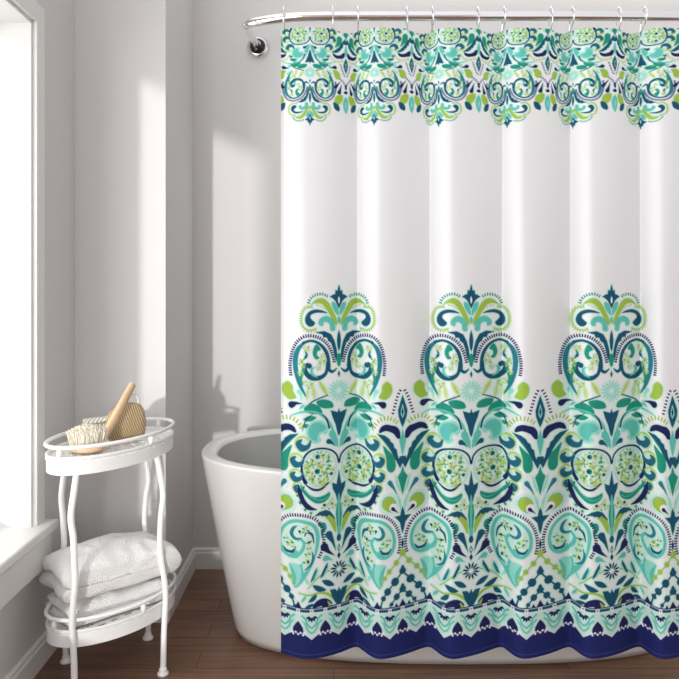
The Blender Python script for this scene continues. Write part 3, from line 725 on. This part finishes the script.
# ------------------------------------------------------------------ things on the top tray
ZT = .6935
def washcloth():
    bm = bmesh.new(); L = .115; pts = []; n = 90                # spiral of a rolled cloth
    r0, r1 = .004, .034
    prof = [( (r0+(r1-r0)*(i/n)), i/n*2*PI*3.4) for i in range(n+1)]
    outer = [Vector((0, r*math.cos(a), r*math.sin(a))) for r,a in prof]; inner = [Vector((0, (r-.0052)*math.cos(a), (r-.0052)*math.sin(a))) if r>.0065 else Vector((0,r*.3*math.cos(a),r*.3*math.sin(a))) for r,a in prof]
    loop = outer+inner[::-1]; m = len(loop); R = []
    for j in range(17):
        x = (j/16-.5)*L
        R.append([bm.verts.new(p*(1+.05*noise.noise(Vector((x*40,p.y*60,p.z*60))))+Vector((x+.0015*math.sin(k*.7),0,0))) for k,p in enumerate(loop)])
    for A,B in zip(R,R[1:]):
        for k in range(m): bm.faces.new((A[k],A[(k+1)%m],B[(k+1)%m],B[k]))
    for Rg, rev in ((R[0],0),(R[-1],1)):
        for k in range(n): bm.faces.new((Rg[k],Rg[k+1],Rg[m-2-k],Rg[m-1-k]))
    o = obj('rolled_washcloth', bm, ribbed('ribbed_cotton', (.88,.86,.82), (.60,.52,.42), 30, (0,0,math.radians(35)), .002), None, True, (-.738,2.230,ZT+.0365))
    o.rotation_euler = (0,math.radians(-2),math.radians(28)); tag(o, 'cream ribbed washcloth rolled up behind the bristle brush', 'washcloth')
washcloth()
def loofah():
    root = empty('sisal_scrubber', (-.655,2.178,ZT)); root.rotation_euler = (0,0,math.radians(25)); tag(root, 'tan ribbed sisal scrubbing mitt under the wooden brush handle', 'scrubber')
    bm = bmesh.new(); seg = 40; R = []
    for j in range(25):
        t = j/24; x = -.056+.125*t
        hh = .037+.023*math.sin(PI*min(1,t*.62+.12)); ww = .031+.012*math.sin(PI*t)
        cap = min(1, math.sqrt(max(0.0, 1-((t-.5)/.5)**6))+.02)
        R.append([bm.verts.new((x, ww*cap*math.cos(a), hh+hh*cap*math.sin(a)*(1 if math.sin(a)>0 else .98)+.001)) for a in [2*PI*k/seg for k in range(seg)]])
    for A,B in zip(R,R[1:]):
        for k in range(seg): bm.faces.new((A[k],A[(k+1)%seg],B[(k+1)%seg],B[k]))
    bm.faces.new(R[0][::-1]); bm.faces.new(R[-1])
    obj('mitt_body', bm, ribbed('sisal', (.62,.47,.28), (.36,.25,.13), 48, (0,math.radians(20),math.radians(8)), .003), root, True)
    bm = bmesh.new(); tube(bm, spline([(.0,-.012,.108),(.012,-.016,.140),(.030,-.012,.150),(.044,-.004,.128),(.040,.0,.104)],6), .003, 8)
    obj('cord_loop', bm, M_cord, root, True)
loofah()
def brush():
    root = empty('bath_brush', (-.722,2.05,ZT)); tag(root, 'round wooden bath brush with cream bristles and long tilted handle', 'brush')
    bm = bmesh.new(); lathe(bm, [(.030,.0),(.044,.002),(.050,.008),(.050,.014),(.046,.019),(.030,.021)], 40, (0,0,0)); obj('brush_head', bm, M_wood_brush, root, True)
    rn = random.Random(3); bm = bmesh.new()
    for i in range(1500):                                       # bristles nobody could count
        a = rn.random()*2*PI; r = .048*math.sqrt(rn.random()); x,y = r*math.cos(a), r*math.sin(a); sp = 1.13+.12*rn.random()
        h = (.054-.016*(r/.048)**2)*(.9+.2*rn.random()); tx,ty = x*sp+rn.uniform(-.003,.003), y*sp+rn.uniform(-.003,.003)
        w = .0013; b0 = rn.random()*2*PI
        base = [bm.verts.new((x+w*math.cos(b0+k*2.094), y+w*math.sin(b0+k*2.094), .019)) for k in range(3)]
        tip = [bm.verts.new((tx+w*.8*math.cos(b0+k*2.094), ty+w*.8*math.sin(b0+k*2.094), .019+h)) for k in range(3)]
        for k in range(3): bm.faces.new((base[k],base[(k+1)%3],tip[(k+1)%3],tip[k]))
        bm.faces.new(tip)
    o = obj('bristles', bm, M_bristle, root); o['kind'] = 'stuff'
    bm = bmesh.new()
    p = spline([(.030,.010,.012),(.044,.026,.045),(.068,.058,.098),(.092,.094,.158),(.103,.108,.184)],8); k = len(p)
    tube(bm, p, [.0135+.004*math.sin(PI*min(1,i/(k-1)*1.05)) if i < k-2 else (.0120 if i==k-2 else .007) for i in range(k)], 16, flat=.62, up=(1,0,.3))
    obj('handle', bm, M_wood_brush, root, True)
brush()
